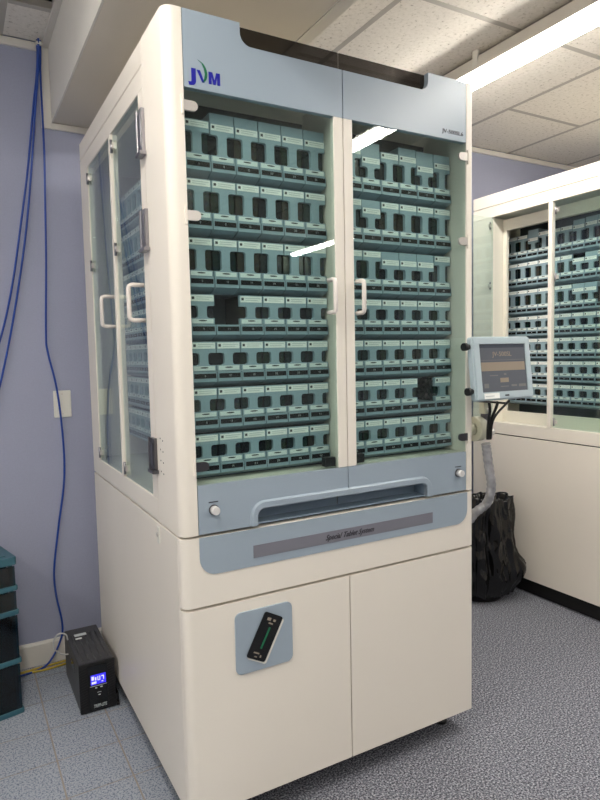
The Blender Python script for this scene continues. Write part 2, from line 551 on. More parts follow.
def dispensing_cabinet(ox, label, open_rear):
    root = thing('dispensing_cabinet', label, 'cabinet', (ox+0.5, 0.55, 0), 0, 'tablet dispensing cabinets')
    def P(mb, name, parent=root, bevel=None):
        return mb.build(name, parent, OFF if parent is root else (0,0,0), None, bevel)
    # --- base
    P(MB().box(0.032, 0.968, 0.135, 1.07, 0.001, Z_B+0.004, 'plinth_dark'), 'plinth')
    for fx in (0.055, 0.945):
        for fy in (0.098, 1.086):
            P(MB().cyl((fx, fy, 0.0), (fx, fy, 0.012), 0.020, 'black_plastic', n=14).cyl((fx, fy, 0.012), (fx, fy, 0.046), 0.009, 'clip_metal', n=10), 'levelling_foot')
    # --- lower carcass
    P(MB().box(0.0, 0.016, 0.034, DEP, Z_B, Z_S-0.006, 'cream'), 'side_panel', bevel=0.002)
    P(MB().box(1-0.016, 1.0, 0.034, DEP, Z_B, Z_S-0.006, 'cream'), 'side_panel', bevel=0.002)
    P(MB().box(0.017, 1-0.017, DEP-0.014, DEP, Z_B, Z_S-0.006, 'cream'), 'back_panel')
    P(MB().box(0.018, 1-0.018, 0.040, DEP-0.016, Z_B+0.004, Z_S-0.001, 'gap_dark'), 'seam_shade_block')  # near-black filler block, stands in for the shade seen through the seams
    # lower doors: the outer edge of each is rolled round the corner
    ld = smooth_prism(P(MB().prism(corner_poly(0.0, XM-0.002, 0, 0.030, 0.024), Z_B, Z_S2-0.0075, 'z', 'cream'), 'lower_door'))
    rd = smooth_prism(P(MB().prism(corner_poly(XM+0.002, 1.0, 0, 0.030, 0.012, False), Z_B, Z_S2-0.0075, 'z', 'cream'), 'lower_door'))
    pl = MB().prism(rrect(0.137, 0.309, 0.440, 0.611, 0.018), -0.005, 0.0, 'y', 'panel_blue').build('display_plate', ld, (0,0,0), None, 0.0015)
    # slanted black counter display in its white-edged recess
    a = math.atan2(0.140, 0.075)
    ca, sa = math.cos(a), math.sin(a)
    def rp_(pts, cx, cz): return [(cx+p[0]*ca-p[1]*sa, cz+p[0]*sa+p[1]*ca) for p in pts]
    dm = MB()
    dm.prism(rp_(rrect(-0.066, 0.062, -0.0335, 0.030, 0.007), 0.2245, 0.5255), -0.0065, -0.005, 'y', 'white_plastic')
    dm.prism(rp_(rrect(-0.062, 0.066, -0.028, 0.032, 0.006), 0.2225, 0.5275), -0.0095, -0.0064, 'y', 'black_gloss')
    dm.prism(rp_([(-0.03, -0.003), (0.03, -0.003), (0.03, 0.003), (-0.03, 0.003)], 0.2225, 0.5275), -0.0098, -0.0094, 'y', 'logo_green')
    for (px, pz, pw, ph) in ((0.050, 0.012, 0.008, 0.012), (0.050, -0.006, 0.006, 0.008), (0.040, 0.002, 0.004, 0.014), (-0.044, 0.008, 0.004, 0.018), (-0.05, -0.008, 0.006, 0.004), (-0.054, 0.006, 0.003, 0.008)):
        dm.prism(rp_([(px-pw/2, pz-ph/2), (px+pw/2, pz-ph/2), (px+pw/2, pz+ph/2), (px-pw/2, pz+ph/2)], 0.2225, 0.5275), -0.0098, -0.0094, 'y', 'screen_tan')
    dm.build('counter_display', ld, (0,0,0))
    # --- fascia band
    poly = arc(0.024, 0.024, 0.024, PI, 1.5*PI, 7) + arc(1-0.012, 0.012, 0.012, 1.5*PI, 2*PI, 5) + [(1.0, 0.030), (0.0, 0.030)]
    fa = smooth_prism(P(MB().prism(poly, Z_S2, Z_S-0.0065, 'z', 'cream'), 'fascia'))
    MB().prism(rrect(BL, BR+0.002, 0.730, Z_S-0.0065, 0.045, 7, (1,1,0,0)), -0.0025, 0.0, 'y', 'panel_blue').build('inset_panel', fa, (0,0,0))
    MB().box(0.197, 0.822, -0.004, -0.0024, 0.752, 0.786, 'strip_grey').build('name_strip', fa, (0,0,0))
    tm = text_mesh('Special Tablet System', 0.022, 'ink_dark', shear=0.5, offset=0.0003, width=0.170)
    link('lettering', tm, fa, (0.423, -0.0042, 0.762))
    # --- upper carcass
    lp = smooth_prism(P(MB().prism(corner_poly(0.0, BL-0.001, 0, 0.190, 0.028), Z_S, Z_T, 'z', 'cream'), 'corner_pillar'))
    smooth_prism(P(MB().prism(corner_poly(BR+0.001, 1.0, 0, 0.190, 0.012, False), Z_S, Z_T, 'z', 'cream'), 'corner_pillar'))
    for i in range(2):
        for j in range(4):
            MB().cyl((-0.0006, 0.150-0.022*i, 1.075-0.030*j-(0.004*i)), (0.002, 0.150-0.022*i, 1.075-0.030*j-(0.004*i)), 0.0022, 'gap_dark', n=8).build('screw_hole', lp, (0,0,0))
    # left side frame
    P(MB().box(0, 0.022, 0.193, DEP, 2.066, Z_T, 'cream'), 'top_rail', bevel=0.002)
    P(MB().box(0, 0.022, 0.193, DEP, 2.006, 2.063, 'cream'), 'top_rail', bevel=0.002)
    P(MB().box(0, 0.022, 0.193, DEP, Z_S, 0.900, 'cream'), 'sill_rail', bevel=0.002)
    P(MB().box(0, 0.022, 0.193, 0.240, 0.9005, 2.0055, 'cream'), 'stile')
    P(MB().box(0, 0.022, 0.965, DEP, 0.9005, 2.0055, 'cream'), 'stile')
    P(MB().box(-0.003, 0.022, 0.576, 0.598, 0.9005, 2.0055, 'cream'), 'centre_post', bevel=0.002)
    # right side, back, roof, decks
    P(MB().box(1-0.018, 1.0, 0.193, DEP, Z_S, Z_T, 'cream'), 'side_panel')
    P(MB().box(0.0225, 1-0.0185, DEP-0.016, DEP, Z_S, 2.05, 'cream_inside'), 'back_panel')
    P(MB().box(0.048, BR, 0.026, DEP-0.017, 2.020, 2.045, 'cream_inside'), 'roof')
    P(MB().box(0.048, BR, 0.066, 0.192, Z_S+0.002, Z_GB-0.004, 'cream_inside'), 'deck')
    P(MB().box(0.048, BR, 0.0125, 0.0655, 0.900, Z_GB-0.004, 'cream_inside'), 'deck')
    P(MB().box(0.0225, 1-0.0185, 0.193, DEP-0.017, Z_S+0.002, 0.894, 'cream_inside'), 'deck')
    # inner ring behind the side opening
    if open_rear:
        q0, q1 = 0.088, 0.104
        P(MB().box(q0, q1, 0.22, 0.965, 1.940, 1.998, 'cream_inside'), 'inner_header')
        P(MB().box(q0, q1, 0.22, 0.97, 0.8945, 0.955, 'cream_inside'), 'inner_sill')
        P(MB().box(q0, q1, 0.940, 0.965, 0.9555, 1.9395, 'cream_inside'), 'inner_stile')
        P(MB().box(0.0225, q1, 0.9655, 0.985, 0.8945, 2.0045, 'cream_inside'), 'jamb')
    # --- front doors
    nx0, nx1, nz, nr = 0.199, 0.815, 2.075, 0.030
    for s in (0, 1):
        xa, xb = (BL+0.001, XM-0.0015) if s == 0 else (XM+0.0015, BR-0.001)
        if s == 0: st = (0.475, xb)
        else: st = (xa, 0.537)
        door = P(MB().box(st[0], st[1], 0.0, 0.020, Z_GB, Z_GT, 'cream'), 'front_door', bevel=0.0015)
        door['label'] = ('left' if s == 0 else 'right') + ' front door with glass pane and blue panels'
        # header with half of the notch
        if s == 0:
            poly = [(xa, Z_GT), (xb, Z_GT), (xb, nz)] + arc(nx0+nr, nz+nr, nr, 1.5*PI, PI, 6) + [(nx0, Z_T), (xa, Z_T)]
        else:
            poly = [(xa, Z_GT), (xb, Z_GT), (xb, Z_T), (nx1, Z_T)] + arc(nx1-nr, nz+nr, nr, 0, -PI/2, 6) + [(xa, nz)]
        hd = MB().prism(poly, 0.0, 0.018, 'y', 'panel_blue').build('header_panel', door, (0,0,0))
        sx0, sx1 = (nx0-0.012, xb) if s == 0 else (xa, nx1+0.012)
        MB().box(sx0, sx1, 0.0185, 0.0225, nz-0.014, Z_T-0.001, 'smoked').build('smoked_window', door, (0,0,0))
        gx = (xa, st[0]-0.0005) if s == 0 else (st[1]+0.0005, xb)
        MB().box(gx[0], gx[1], 0.004, 0.010, Z_GB+0.001, Z_GT-0.001, 'door_glass').build('glass_pane', door, (0,0,0))
        # lower panel with half of the grip recess
        rx0, rx1, rz, rr = 0.212, 0.800, 0.884, 0.022
        zb = Z_S+0.0015
        if s == 0:
            poly = [(xa, zb), (rx0, zb)] + arc(rx0+rr, rz-rr, rr, PI, PI/2, 6) + [(xb, rz), (xb, Z_GB-0.001), (xa, Z_GB-0.001)]
            edge = [(rx0, zb+0.001)] + arc(rx0+rr, rz-rr, rr, PI, PI/2, 6) + [(xb, rz)]
        else:
            poly = [(xa, rz)] + arc(rx1-rr, rz-rr, rr, PI/2, 0, 6) + [(rx1, zb), (xb, zb), (xb, Z_GB-0.001), (xa, Z_GB-0.001)]
            edge = [(xa, rz)] + arc(rx1-rr, rz-rr, rr, PI/2, 0, 6) + [(rx1, zb+0.001)]
        MB().prism(poly, 0.0, 0.010, 'y', 'panel_blue').build('lower_panel', door, (0,0,0))
        # rounded lip round the grip recess (flattened bead)
        lip = MB()
        n = len(edge)
        prof = [(0.0, 0.004), (0.0, -0.006), (0.0025, -0.008), (0.0165, -0.008), (0.0185, -0.006), (0.021, 0.0)]   # (outward, y)
        cxm, czm = (XM, zb-0.2)
        verts = []
        for i, (px, pz) in enumerate(edge):
            ax, az = edge[max(i-1,0)]; bx, bz = edge[min(i+1,n-1)]
            tx, tz = bx-ax, bz-az; l = math.hypot(tx, tz) or 1
            nxv, nzv = -tz/l, tx/l
            for (o_, yy) in prof: verts.append((px+nxv*o_, yy, pz+nzv*o_))
        k = len(prof); faces = []
        for i in range(n-1):
            for j in range(k-1): faces.append((i*k+j, (i+1)*k+j, (i+1)*k+j+1, i*k+j+1))
        lip.add(verts, faces, 'panel_blue', False)
        lip.build('grip_lip', door, (0,0,0))
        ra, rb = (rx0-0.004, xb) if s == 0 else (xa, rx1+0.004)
        rc = MB().box(ra, rb, 0.0111, 0.0118, zb, rz+0.004, 'recess_shade_blue')
        rc = MB().box(ra, rb, 0.060, 0.063, zb, rz+0.006, 'recess_shade_blue').box(ra, rb, 0.0105, 0.060, rz+0.002, rz+0.006, 'recess_shade_blue')
        rc.box(ra, rb, 0.0105, 0.060, zb, zb+0.004, 'recess_shade_blue')
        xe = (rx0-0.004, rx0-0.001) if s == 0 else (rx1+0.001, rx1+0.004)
        rc.box(xe[0], xe[1], 0.0105, 0.060, zb, rz+0.006, 'recess_shade_blue')
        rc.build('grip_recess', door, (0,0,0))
        # knob lock
        kx = 0.089 if s == 0 else 0.933
        MB().cyl((kx, 0.0, 0.899), (kx, -0.004, 0.899), 0.0135, 'chrome_dark', n=20).cyl((kx, -0.004, 0.899), (kx, -0.020, 0.899), 0.0115, 'knob_silver', 0.0105, n=20).build('knob', door, (0,0,0))
        MB().box(kx-0.013, kx+0.013, -0.0008, 0.0, 0.918, 0.9205, 'ink_dark').build('knob_marking', door, (0,0,0))
        # glass clips on the hinge side
        for z in (1.902, 1.640, 1.014):
            cm = MB()
            dk = 'chrome_dark' if z < 1.2 else 'clip_metal'
            if s == 0:
                poly = [(xa-0.004, z-0.012)] + arc(xa+0.020, z, 0.012, -PI/2, PI/2, 6) + [(xa-0.004, z+0.012)]
                cm.box(xa-0.0095, xa-0.0045, -0.006, 0.0, z-0.022, z+0.022, 'cream')
            else:
                poly = [(xb+0.004, z+0.012)] + arc(xb-0.020, z, 0.012, PI/2, 1.5*PI, 6) + [(xb+0.004, z-0.012)]
                cm.box(xb+0.0045, xb+0.0095, -0.006, 0.0, z-0.022, z+0.022, 'cream')
            cm.prism(poly, -0.004, 0.0035, 'y', dk)
            cm.build('hinge_clip', door, (0,0,0))
        # magnet catch
        mxx = (0.436, 0.470) if s == 0 else (0.540, 0.572)
        MB().box(mxx[0], mxx[1], 0.011, 0.030, 0.970, 0.996, 'black_plastic').build('magnet_catch', door, (0,0,0))
        hx = 0.452 if s == 0 else 0.548
        u_handle('handle', door, (hx, 0.004, 0), (0, -0.036, 0), 1.408, 1.498, 0.0065, (0,0,0))
    # --- chrome hinges of the front unit on the left side
    for (z0, z1, dk) in ((1.838, 1.950, 'chrome'), (1.588, 1.690, 'chrome'), (0.985, 1.072, 'chrome_dark')):
        h = MB().box(-0.010, -0.0005, 0.180, 0.218, z0, z1, dk)
        h.box(-0.012, -0.010, 0.186, 0.212, z0+0.012, z1-0.012, dk)
        h.box(-0.018, -0.0005, 0.172, 0.222, z0-0.010, z0-0.0005, dk)
        h.cyl((-0.011, 0.218, z0), (-0.011, 0.218, z1), 0.004, dk, n=10)
        P(h, 'side_hinge', bevel=0.0015)
    # key plate on the lower side panel
    P(MB().box(-0.003, -0.0003, 0.186, 0.206, 0.775, 0.822, 'white_plastic').cyl((-0.007, 0.196, 0.80), (-0.003, 0.196, 0.80), 0.006, 'clip_metal', n=10), 'key_plate')
    # --- glass doors in the left side
    side_door(root, 0.242, 0.565, True)
    side_door(root, 0.601, 0.963, True, rot=R(-88) if open_rear else 0.0)
    return root

main = dispensing_cabinet(0.0, 'tall cream tablet dispensing cabinet with blue header, both front glass doors closed', False)
second = dispensing_cabinet(2.10, 'cream dispensing cabinet at right edge with one side glass door swung open', True)

# logo and model number on the main cabinet (lettering stands on the header of its doors)
doors = [o for o in main.children if o.name.startswith('front_door')]
dl, dr = doors[0], doors[1]
for ch, x, wd in (('J', 0.0585, 0.020),):
    link('logo_letter', text_mesh(ch, 0.040, 'logo_blue', offset=0.0022 if ch == 'J' else 0.0008, width=wd), dl, (x, -0.0004, 1.9635))
MB().prism([(0.081, 1.991), (0.0895, 1.991), (0.1005, 1.9635), (0.0945, 1.9635)], -0.0009, 0.0, 'y', 'logo_blue').build('logo_letter', dl, (0,0,0))
MB().prism([(0.1115, 1.9635), (0.1190, 1.9635), (0.1190, 1.982), (0.1235, 1.9635), (0.1295, 1.9635), (0.1340, 1.982), (0.1340, 1.9635), (0.1415, 1.9635), (0.1415, 1.9925), (0.1315, 1.9925), (0.1265, 1.974), (0.1215, 1.9925), (0.1115, 1.9925)], -0.0009, 0.0, 'y', 'logo_blue').build('logo_letter', dl, (0,0,0))
oa = [(0.094+0.0, 1.9625), (0.103, 1.968), (0.108, 1.980), (0.106, 1.996), (0.097, 2.009), (0.084, 2.015)]
ob = [(0.0935, 2.009), (0.0995, 1.997), (0.1018, 1.985), (0.100, 1.974)]
MB().prism([(p.x, p.z) for p in smooth_path([(a[0], 0, a[1]) for a in oa], 4)] + ob, -0.0009, 0.0, 'y', 'logo_green').build('logo_swoosh', dl, (0,0,0))
link('model_number', text_mesh('JV-500SL6', 0.0165, 'ink_dark', offset=0.00018, width=0.087), dr, (0.869, -0.0004, 1.9635))

# ================================================================== CANISTERS
CW = 0.0695
def i_outline(lt):
    """front outline: full-width head, narrow neck, full-width foot (rounded notches)"""
    h = CW/2-0.0012; n = 0.0120; zt = lt-0.0295; zb = 0.0265; r = 0.0075
    right = [(h, 0.0105), (h, zb)]
    right += [(n+r-0.0, zb)] if False else []
    right += arc(n+r, zb+r, r, 1.5*PI, PI, 4)
    right += arc(n+r, zt-r, r, PI, PI/2, 4)
    right += [(h, zt), (h, lt)]
    left = [(-x, z) for x, z in right[::-1]]
    return right + left

can_cache = {}
def can_meshes(lt, ct):
    k = (round(lt, 4), round(ct, 4) if ct else None)
    if k in can_cache: return can_cache[k]
    h = CW/2-0.0012
    d = {}
    d['body'] = MB().prism(i_outline(lt), 0.0, 0.011, 'y', 'can_plastic').mesh('body')
    d['reservoir'] = MB().box(-h+0.001, h-0.001, 0.0115, 0.105, 0.0108, lt-0.002, 'reservoir').mesh('reservoir')
    lb = MB().box(-h+0.002, h-0.002, -0.0012, 0.0, lt-0.0185, lt-0.0025, 'label_paper')
    lb.box(-h+0.0045, -h+0.0115, -0.0015, -0.0011, lt-0.0135, lt-0.0065, 'label_print')
    lb.box(-h+0.017, h-0.006, -0.0015, -0.0011, lt-0.0085, lt-0.0065, 'label_grey')
    lb.box(-h+0.017, h-0.014, -0.0015, -0.0011, lt-0.0138, lt-0.0120, 'label_grey')
    d['label'] = lb.mesh('label')
    tb = MB().box(-h+0.004, h-0.004, -0.0012, 0.0, 0.0125, 0.0240, 'tab_paper')
    tb.prism([(0.012*math.cos(2*PI*i/10), 0.0198+0.0020*math.sin(2*PI*i/10)) for i in range(10)], -0.0015, -0.0011, 'y', 'label_print')
    d['foot_tab'] = tb.mesh('foot_tab')
    if ct:
        d['tall_lid'] = MB().box(-h, h, 0.003, 0.10, lt+0.0004, ct, 'can_plastic').mesh('tall_lid')
    can_cache[k] = d
    return d

SEG = {'0':'abcdef','1':'bc','2':'abged','3':'abgcd','4':'fgbc','5':'afgcd','6':'afgedc','7':'abc','8':'abcdefg','9':'abcdfg'}
def digits(mb, s, h=0.0056, w=0.0030, y0=-0.0009, y1=-0.0005):
    tw = len(s)*w + (len(s)-1)*0.0018
    x = -tw/2; th = 0.0007
    for ch in s:
        for sg in SEG[ch]:
            q = {'a': (0, w, h/2-th, h/2), 'g': (0, w, -th/2, th/2), 'd': (0, w, -h/2, -h/2+th), 'f': (0, th, 0, h/2), 'b': (w-th, w, 0, h/2), 'e': (0, th, -h/2, 0), 'c': (w-th, w, -h/2, 0)}[sg]
            mb.box(x+q[0], x+q[1], y0, y1, q[2], q[3], 'number_white')
        x += w + 0.0018
dh = CW/2-0.0012
dock_me = MB().prism([(-0.004, 0.0098), (-0.006, -0.0165), (0.030, -0.031), (0.12, -0.031), (0.12, 0.0098)], -dh, dh, 'x', 'dock_plastic').mesh('canister_dock')
plate_cache = {}
def plate_mesh(num):
    if num not in plate_cache:
        mb = MB().box(-0.0305, 0.0305, -0.0006, 0.0, -0.0064, 0.0062, 'number_black')
        digits(mb, str(num))
        plate_cache[num] = mb.mesh('number_plate')
    return plate_cache[num]

ROWZ = [1.789, 1.641, 1.491, 1.367, 1.243, 1.120, 0.997]
TALL, SHORT = 0.110, 0.0885
ORD = ['first', 'second', 'third', 'fourth', 'fifth', 'sixth', 'seventh', 'eighth', 'ninth', 'tenth']
ROWN = ['top', 'second', 'third', 'fourth', 'fifth', 'sixth', 'bottom']

def slot(root, ox, x, y, z, rotz, num, variant, label, group):
    d = link('canister_dock', dock_me, root, (OFF[0]+x, OFF[1]+y, z), rotz)
    link('number_plate', plate_mesh(num), d, (0, -0.0058, -0.0015))
    if variant is None: return
    lt, ct = variant
    c = thing('pill_canister', label, 'canister', (ox+x, y, z+0.0098), rotz, group)
    for k, me in can_meshes(lt, ct).items():
        link(k, me, c, (0, 0, -0.0098+0.0004))

def front_variant(side, r, c):
    if side == 'left':
        if r == 3 and c == 1: return None
        if r == 0: return (TALL-0.002, 0.134) if c >= 1 else (TALL, None)
    else:
        if r == 5 and c == 4: return None
        if r == 0: return [(TALL, None), (SHORT, 0.131), (TALL, None), (TALL, 0.133), (SHORT, 0.131), (TALL-0.004, 0.131)][c]
        if r == 1: return (SHORT, 0.1105) if c == 1 else (TALL, None)
        if r == 2: return (SHORT, 0.1105) if c in (2, 3, 4) else (TALL, None)
    return (TALL, None) if r <= 2 else (SHORT, None)

YD = 0.068
for side, x0 in (('left', 0.1015), ('right', 0.5795)):
    for c in range(6):
        for r in range(7):
            x = x0 + 0.0702*c
            num = (c if side == 'left' else c+6)*7 + r + 1
            slot(main, 0, x, YD, ROWZ[r], 0.0, num, front_variant(side, r, c),
                 'blue-grey canister behind %s front glass door, %s row, %s from left' % (side, ROWN[r], ORD[c]), 'canisters behind the front doors')
def rack_part(root, x0, x1, y0, y1, z0, z1, name='rack_shelf', m_='rack_dark'):
    MB().box(x0, x1, y0, y1, z0, z1, m_).build(name, root, OFF)
for (a, bb) in ((0.064, 0.490), (0.542, 0.968)):
    rack_part(main, a, bb, 0.20, 0.212, 0.96, 1.99, 'rack_back')
    for z in ROWZ:
        rack_part(main, a+0.001, bb-0.001, 0.10, 0.199, z-0.0337, z-0.0315)
rack_part(main, 0.4915, 0.5405, 0.030, 0.2, 0.967, 2.015, 'partition', 'cream_inside')

# main cabinet, rack seen through the side glass
XS = 0.125
for c in range(6):
    for r in range(7):
        y = 1.040 - 0.0702*c
        v = (TALL, None) if r <= 2 else (SHORT, None)
        slot(main, 0, XS, y, ROWZ[r]+0.01, -PI/2, 84+c*7+r+1, v,
             'blue-grey canister behind side glass of tall cabinet, %s row, %s from wall' % (ROWN[r], ORD[c]), 'canisters behind the side glass')
rack_part(main, XS+0.13, XS+0.142, 0.64, 1.078, 0.90, 1.99, 'rack_back')
for z in ROWZ:
    rack_part(main, XS+0.03, XS+0.129, 0.641, 1.077, z+0.01-0.0337, z+0.01-0.0315)

# second cabinet, rack in its open side
XS2 = 0.200
cols2 = 10
def var2(r, c):
    if r == 0: return [(TALL, None), (TALL, None), (SHORT, 0.131), (TALL, None), (TALL, None), (TALL, None), (TALL-0.004, 0.131), (TALL, 0.134), (TALL, 0.134), (TALL, 0.134)][c]
    if r == 1: return [(TALL, None), (TALL, None), (TALL, None), (TALL, None), (TALL, None), (TALL, None), (SHORT, None), (SHORT, 0.1105), (TALL, None), (TALL, None)][c]
    if r == 2: return [(TALL, None), (TALL, None), (TALL, None), (TALL, None), (TALL, None), (TALL, None), (SHORT, 0.1105), (SHORT, 0.1105), None, (TALL, None)][c]
    return (SHORT, None)
for c in range(cols2):
    for r in range(7):
        y = 1.000 - 0.0702*c
        part_ = 'open side' if y > 0.70 else 'closed side glass'
        slot(second, 2.10, XS2, y, ROWZ[r]+0.018, -PI/2, c*7+r+1, var2(r, c),
             'blue-grey canister in right-hand cabinet, %s row, %s from back end' % (ROWN[r], ORD[c]), 'canisters in the right-hand cabinet')
rack_part(second, XS2+0.13, XS2+0.142, 0.30, 1.06, 0.90, 1.99, 'rack_back')
for z in ROWZ:
    rack_part(second, XS2+0.03, XS2+0.129, 0.301, 1.059, z+0.018-0.0337, z+0.018-0.0315)

# ================================================================== TOUCH SCREEN ON ITS ARM
mo = thing('touch_monitor', 'pale blue touch monitor held by an arm beside the tall cabinet', 'monitor', (1.058, -0.080, 1.135))
mo.scale = (0.8956, 0.8956, 0.8956)
W2, H = 0.145, 0.226
tilt = R(6.5)
ti = Matrix.Rotation(-tilt, 4, 'X')
def mon(mb, name, parent=mo, bevel=None):
    o = mb.build(name, parent, (0,0,0), None, bevel)
    if parent is mo: o.rotation_euler = (-tilt, 0, 0)
    return o
sh = mon(MB().prism(rrect(-W2, W2, 0.0, H, 0.012), -0.004, 0.018, 'y', 'monitor_blue').box(-W2+0.05, W2-0.03, 0.018, 0.046, 0.02, H-0.02, 'monitor_blue'), 'housing', bevel=0.003)
sx0, sx1, sz0, sz1 = -0.112, 0.116, 0.030, 0.199
# raised bezel rim round the screen
for q in ((-W2+0.006, sx0-0.001, 0.006, H-0.006), (sx1+0.001, W2-0.006, 0.006, H-0.006), (sx0-0.0009, sx1+0.0009, 0.006, sz0-0.001), (sx0-0.0009, sx1+0.0009, sz1+0.001, H-0.006)):
    mon(MB().box(q[0], q[1], -0.009, -0.0042, q[2], q[3], 'monitor_blue'), 'bezel')
scn = MB().box(sx0, sx1, -0.0052, -0.0041, sz0, sz1, 'screen_base')
y0, y1 = -0.0056, -0.0051
scn.box(sx0+0.002, sx1-0.002, y0, y1, 0.186, 0.197, 'screen_dark')
scn.box(sx0+0.004, sx1-0.004, y0, y1, 0.1415, 0.143, 'screen_line')
scn.box(sx0+0.004, sx1-0.006, y0, y1, 0.104, 0.135, 'screen_tan')
scn.box(-0.020, 0.022, y0, y1, 0.062, 0.078, 'screen_tan')
scn.box(0.034, 0.062, y0, y1, 0.046, 0.053, 'screen_line').box(0.072, 0.108, y0, y1, 0.044, 0.054, 'screen_line').box(-0.100, -0.078, y0, y1, 0.044, 0.060, 'screen_line')
scn.box(-0.070, -0.030, y0, y1, 0.086, 0.089, 'screen_line').box(0.0, 0.012, y0, y1, 0.088, 0.094, 'screen_line').box(-0.02, 0.02, y0, y1, 0.046, 0.049, 'screen_line')
scr = mon(scn, 'screen')
link('screen_title', text_mesh('JV-500SL', 0.023, 'screen_text', width=0.096), scr, (-0.050, -0.0053, 0.156))
mon(MB().box(-0.108, -0.034, -0.0098, -0.0090, 0.006, 0.026, 'label_paper').box(-0.102, -0.06, -0.0102, -0.0097, 0.014, 0.017, 'label_grey'), 'sticker')
mon(MB().box(-0.006, 0.014, -0.0098, -0.0090, 0.013, 0.018, 'ink_dark'), 'button')
for z in (0.036, 0.192):
    mon(MB().cyl((-W2-0.001, 0.008, z), (-W2-0.012, 0.008, z), 0.009, 'black_plastic', n=12).cyl((-W2-0.012, 0.008, z), (-W2-0.026, 0.008, z), 0.014, 'black_plastic', n=12), 'clamp_knob')

ar = thing('articulated_bracket', 'jointed cream and silver bracket on cabinet side carrying the touch monitor', 'bracket', (1.0, 0.06, 0.93))
MB().box(0.0005, 0.010, -0.035, 0.045, 0.040, 0.150, 'bracket_white').build('wall_plate', ar)
MB().cyl((0.010, 0.0, 0.096), (0.058, 0.0, 0.096), 0.020, 'clamp_cream', n=20).build('pivot', ar)
MB().cyl((0.0585, 0.0, 0.096), (0.090, 0.0, 0.096), 0.042, 'clamp_cream', n=28).build('clamp_disc', ar)
MB().cyl((0.0905, 0.0, 0.096), (0.108, 0.0, 0.096), 0.041, 'tape_silver', 0.032, n=24).build('clamp_cover', ar)
MB().box(0.1085, 0.132, -0.018, 0.018, 0.062, 0.118, 'tape_silver').cyl((0.132, 0, 0.080), (0.152, 0, 0.080), 0.011, 'bracket_white', n=14).build('joint', ar)
MB().box(0.105, 0.124, -0.010, 0.010, 0.1185, 0.146, 'chrome_dark').build('swivel', ar)
MB().box(0.098, 0.128, -0.016, 0.010, 0.1465, 0.186, 'clamp_cream').cyl((0.113, -0.0165, 0.158), (0.113, -0.026, 0.158), 0.008, 'knob_silver', n=12).build('stem', ar)
MB().box(0.088, 0.104, -0.105, 0.012, 0.1865, 0.1920, 'plinth_dark').build('mounting_plate', ar)

cb = MB().tube(smooth_path([(1.0139, -0.055, 1.1275), (1.0184, -0.055, 1.1022), (1.0245, -0.045, 1.0751), (1.0358, -0.03, 1.0435), (1.0525, -0.012, 1.0006)]), 0.005, 'cable_black', 8).build('monitor_cable')
tag(cb, 'straight black cable hanging below the left of the touch monitor', 'cable', 'black monitor cables')
cb = MB().tube(smooth_path([(1.0542, -0.055, 1.1275), (1.0485, -0.052, 1.1066), (1.0475, -0.036, 1.0728), (1.0575, -0.018, 1.0407), (1.0719, 0.0, 0.9975)]), 0.005, 'cable_black', 8).build('monitor_cable')
tag(cb, 'thick black cable curving under the touch monitor middle', 'cable', 'black monitor cables')
cb = MB().tube(smooth_path([(1.1046, -0.055, 1.1275), (1.0805, -0.056, 1.1114), (1.0454, -0.055, 1.0842), (1.0391, -0.044, 1.0544), (1.0515, -0.026, 1.0022)]), 0.004, 'cable_black', 8).build('monitor_cable')
tag(cb, 'rightmost thin black cable sweeping under the touch monitor', 'cable', 'black monitor cables')
# taped conduit: tube with a visible wrap
path = smooth_path([(1.0445, -0.012, 0.9855), (1.0501, -0.012, 0.9611), (1.0595, -0.012, 0.9046), (1.0708, -0.012, 0.8482), (1.0766, 0.0, 0.8034), (1.0773, 0.02, 0.7696), (1.0496, 0.04, 0.7419), (1.04, 0.06, 0.712), (1.002, 0.07, 0.708)], 10)
rs = [0.0150 + 0.0010*math.sin(i*1.7) for i in range(len(path))]
tag(MB().tube(path, rs, 'tape_silver', 12).build('taped_conduit'), 'silver tape-wrapped cable bundle hanging below the touch monitor', 'cable')

# ================================================================== BIN WITH BLACK BAG
BX, BY = 1.895, 0.855
bn = thing('waste_bin', 'waste bin lined with a glossy black bag between the cabinets', 'bin', (BX, BY, 0))
ns = 28
def lathe(prof, m_, fn=None, n=40, smooth=True):
    v = []; f = []
    for (r, z) in prof:
        for k in range(n):
            a = 2*PI*k/n
            rr, zz = (r, z) if fn is None else fn(a, r, z)
            v.append((rr*math.cos(a), rr*math.sin(a), zz))
    for i in range(len(prof)-1):
        for k in range(n):
            q = (k+1) % n
            f.append((i*n+k, i*n+q, (i+1)*n+q, (i+1)*n+k))
    return MB().add(v, f, m_, smooth)
lathe([(0.0, 0.001), (0.115, 0.001), (0.135, 0.46), (0.128, 0.46), (0.108, 0.01), (0.0, 0.01)], 'bin_dark').build('bin_body', bn)
def bagfn(a, r, z):
    nz_ = noise.noise(Vector((math.cos(a)*3.2, math.sin(a)*3.2, z*5)))*0.020
    nz_ += abs(noise.noise(Vector((math.cos(a)*9, math.sin(a)*9, z*3+4))))*0.022
    nz_ += 0.007*math.sin(a*11+z*7)
    q_ = noise.noise(Vector((math.cos(a)*6+z*4, math.sin(a)*6, z*9+2)))
    nz_ += 0.020*(1-abs(q_)*2.2)*0.6
    nz_ += 0.006*abs(noise.noise(Vector((math.cos(a)*12, math.sin(a)*12+z*6, z*10))))
    d = math.atan2(math.sin(a+R(48)), math.cos(a+R(48)))
    bulge = 0.085*math.exp(-(d/0.30)**2)*math.exp(-((z-0.17)/0.075)**2)
    zz = z + 0.018*noise.noise(Vector((math.cos(a)*2.5+3, math.sin(a)*2.5, z*2)))*(1 if z > 0.3 else 0.3) - 0.02*math.cos(a-R(60))*(z > 0.4)
    wide = r
    return (max(0.01, wide + (nz_ + bulge)*(1 if r > 0.1 else 0)), max(0.003, zz))
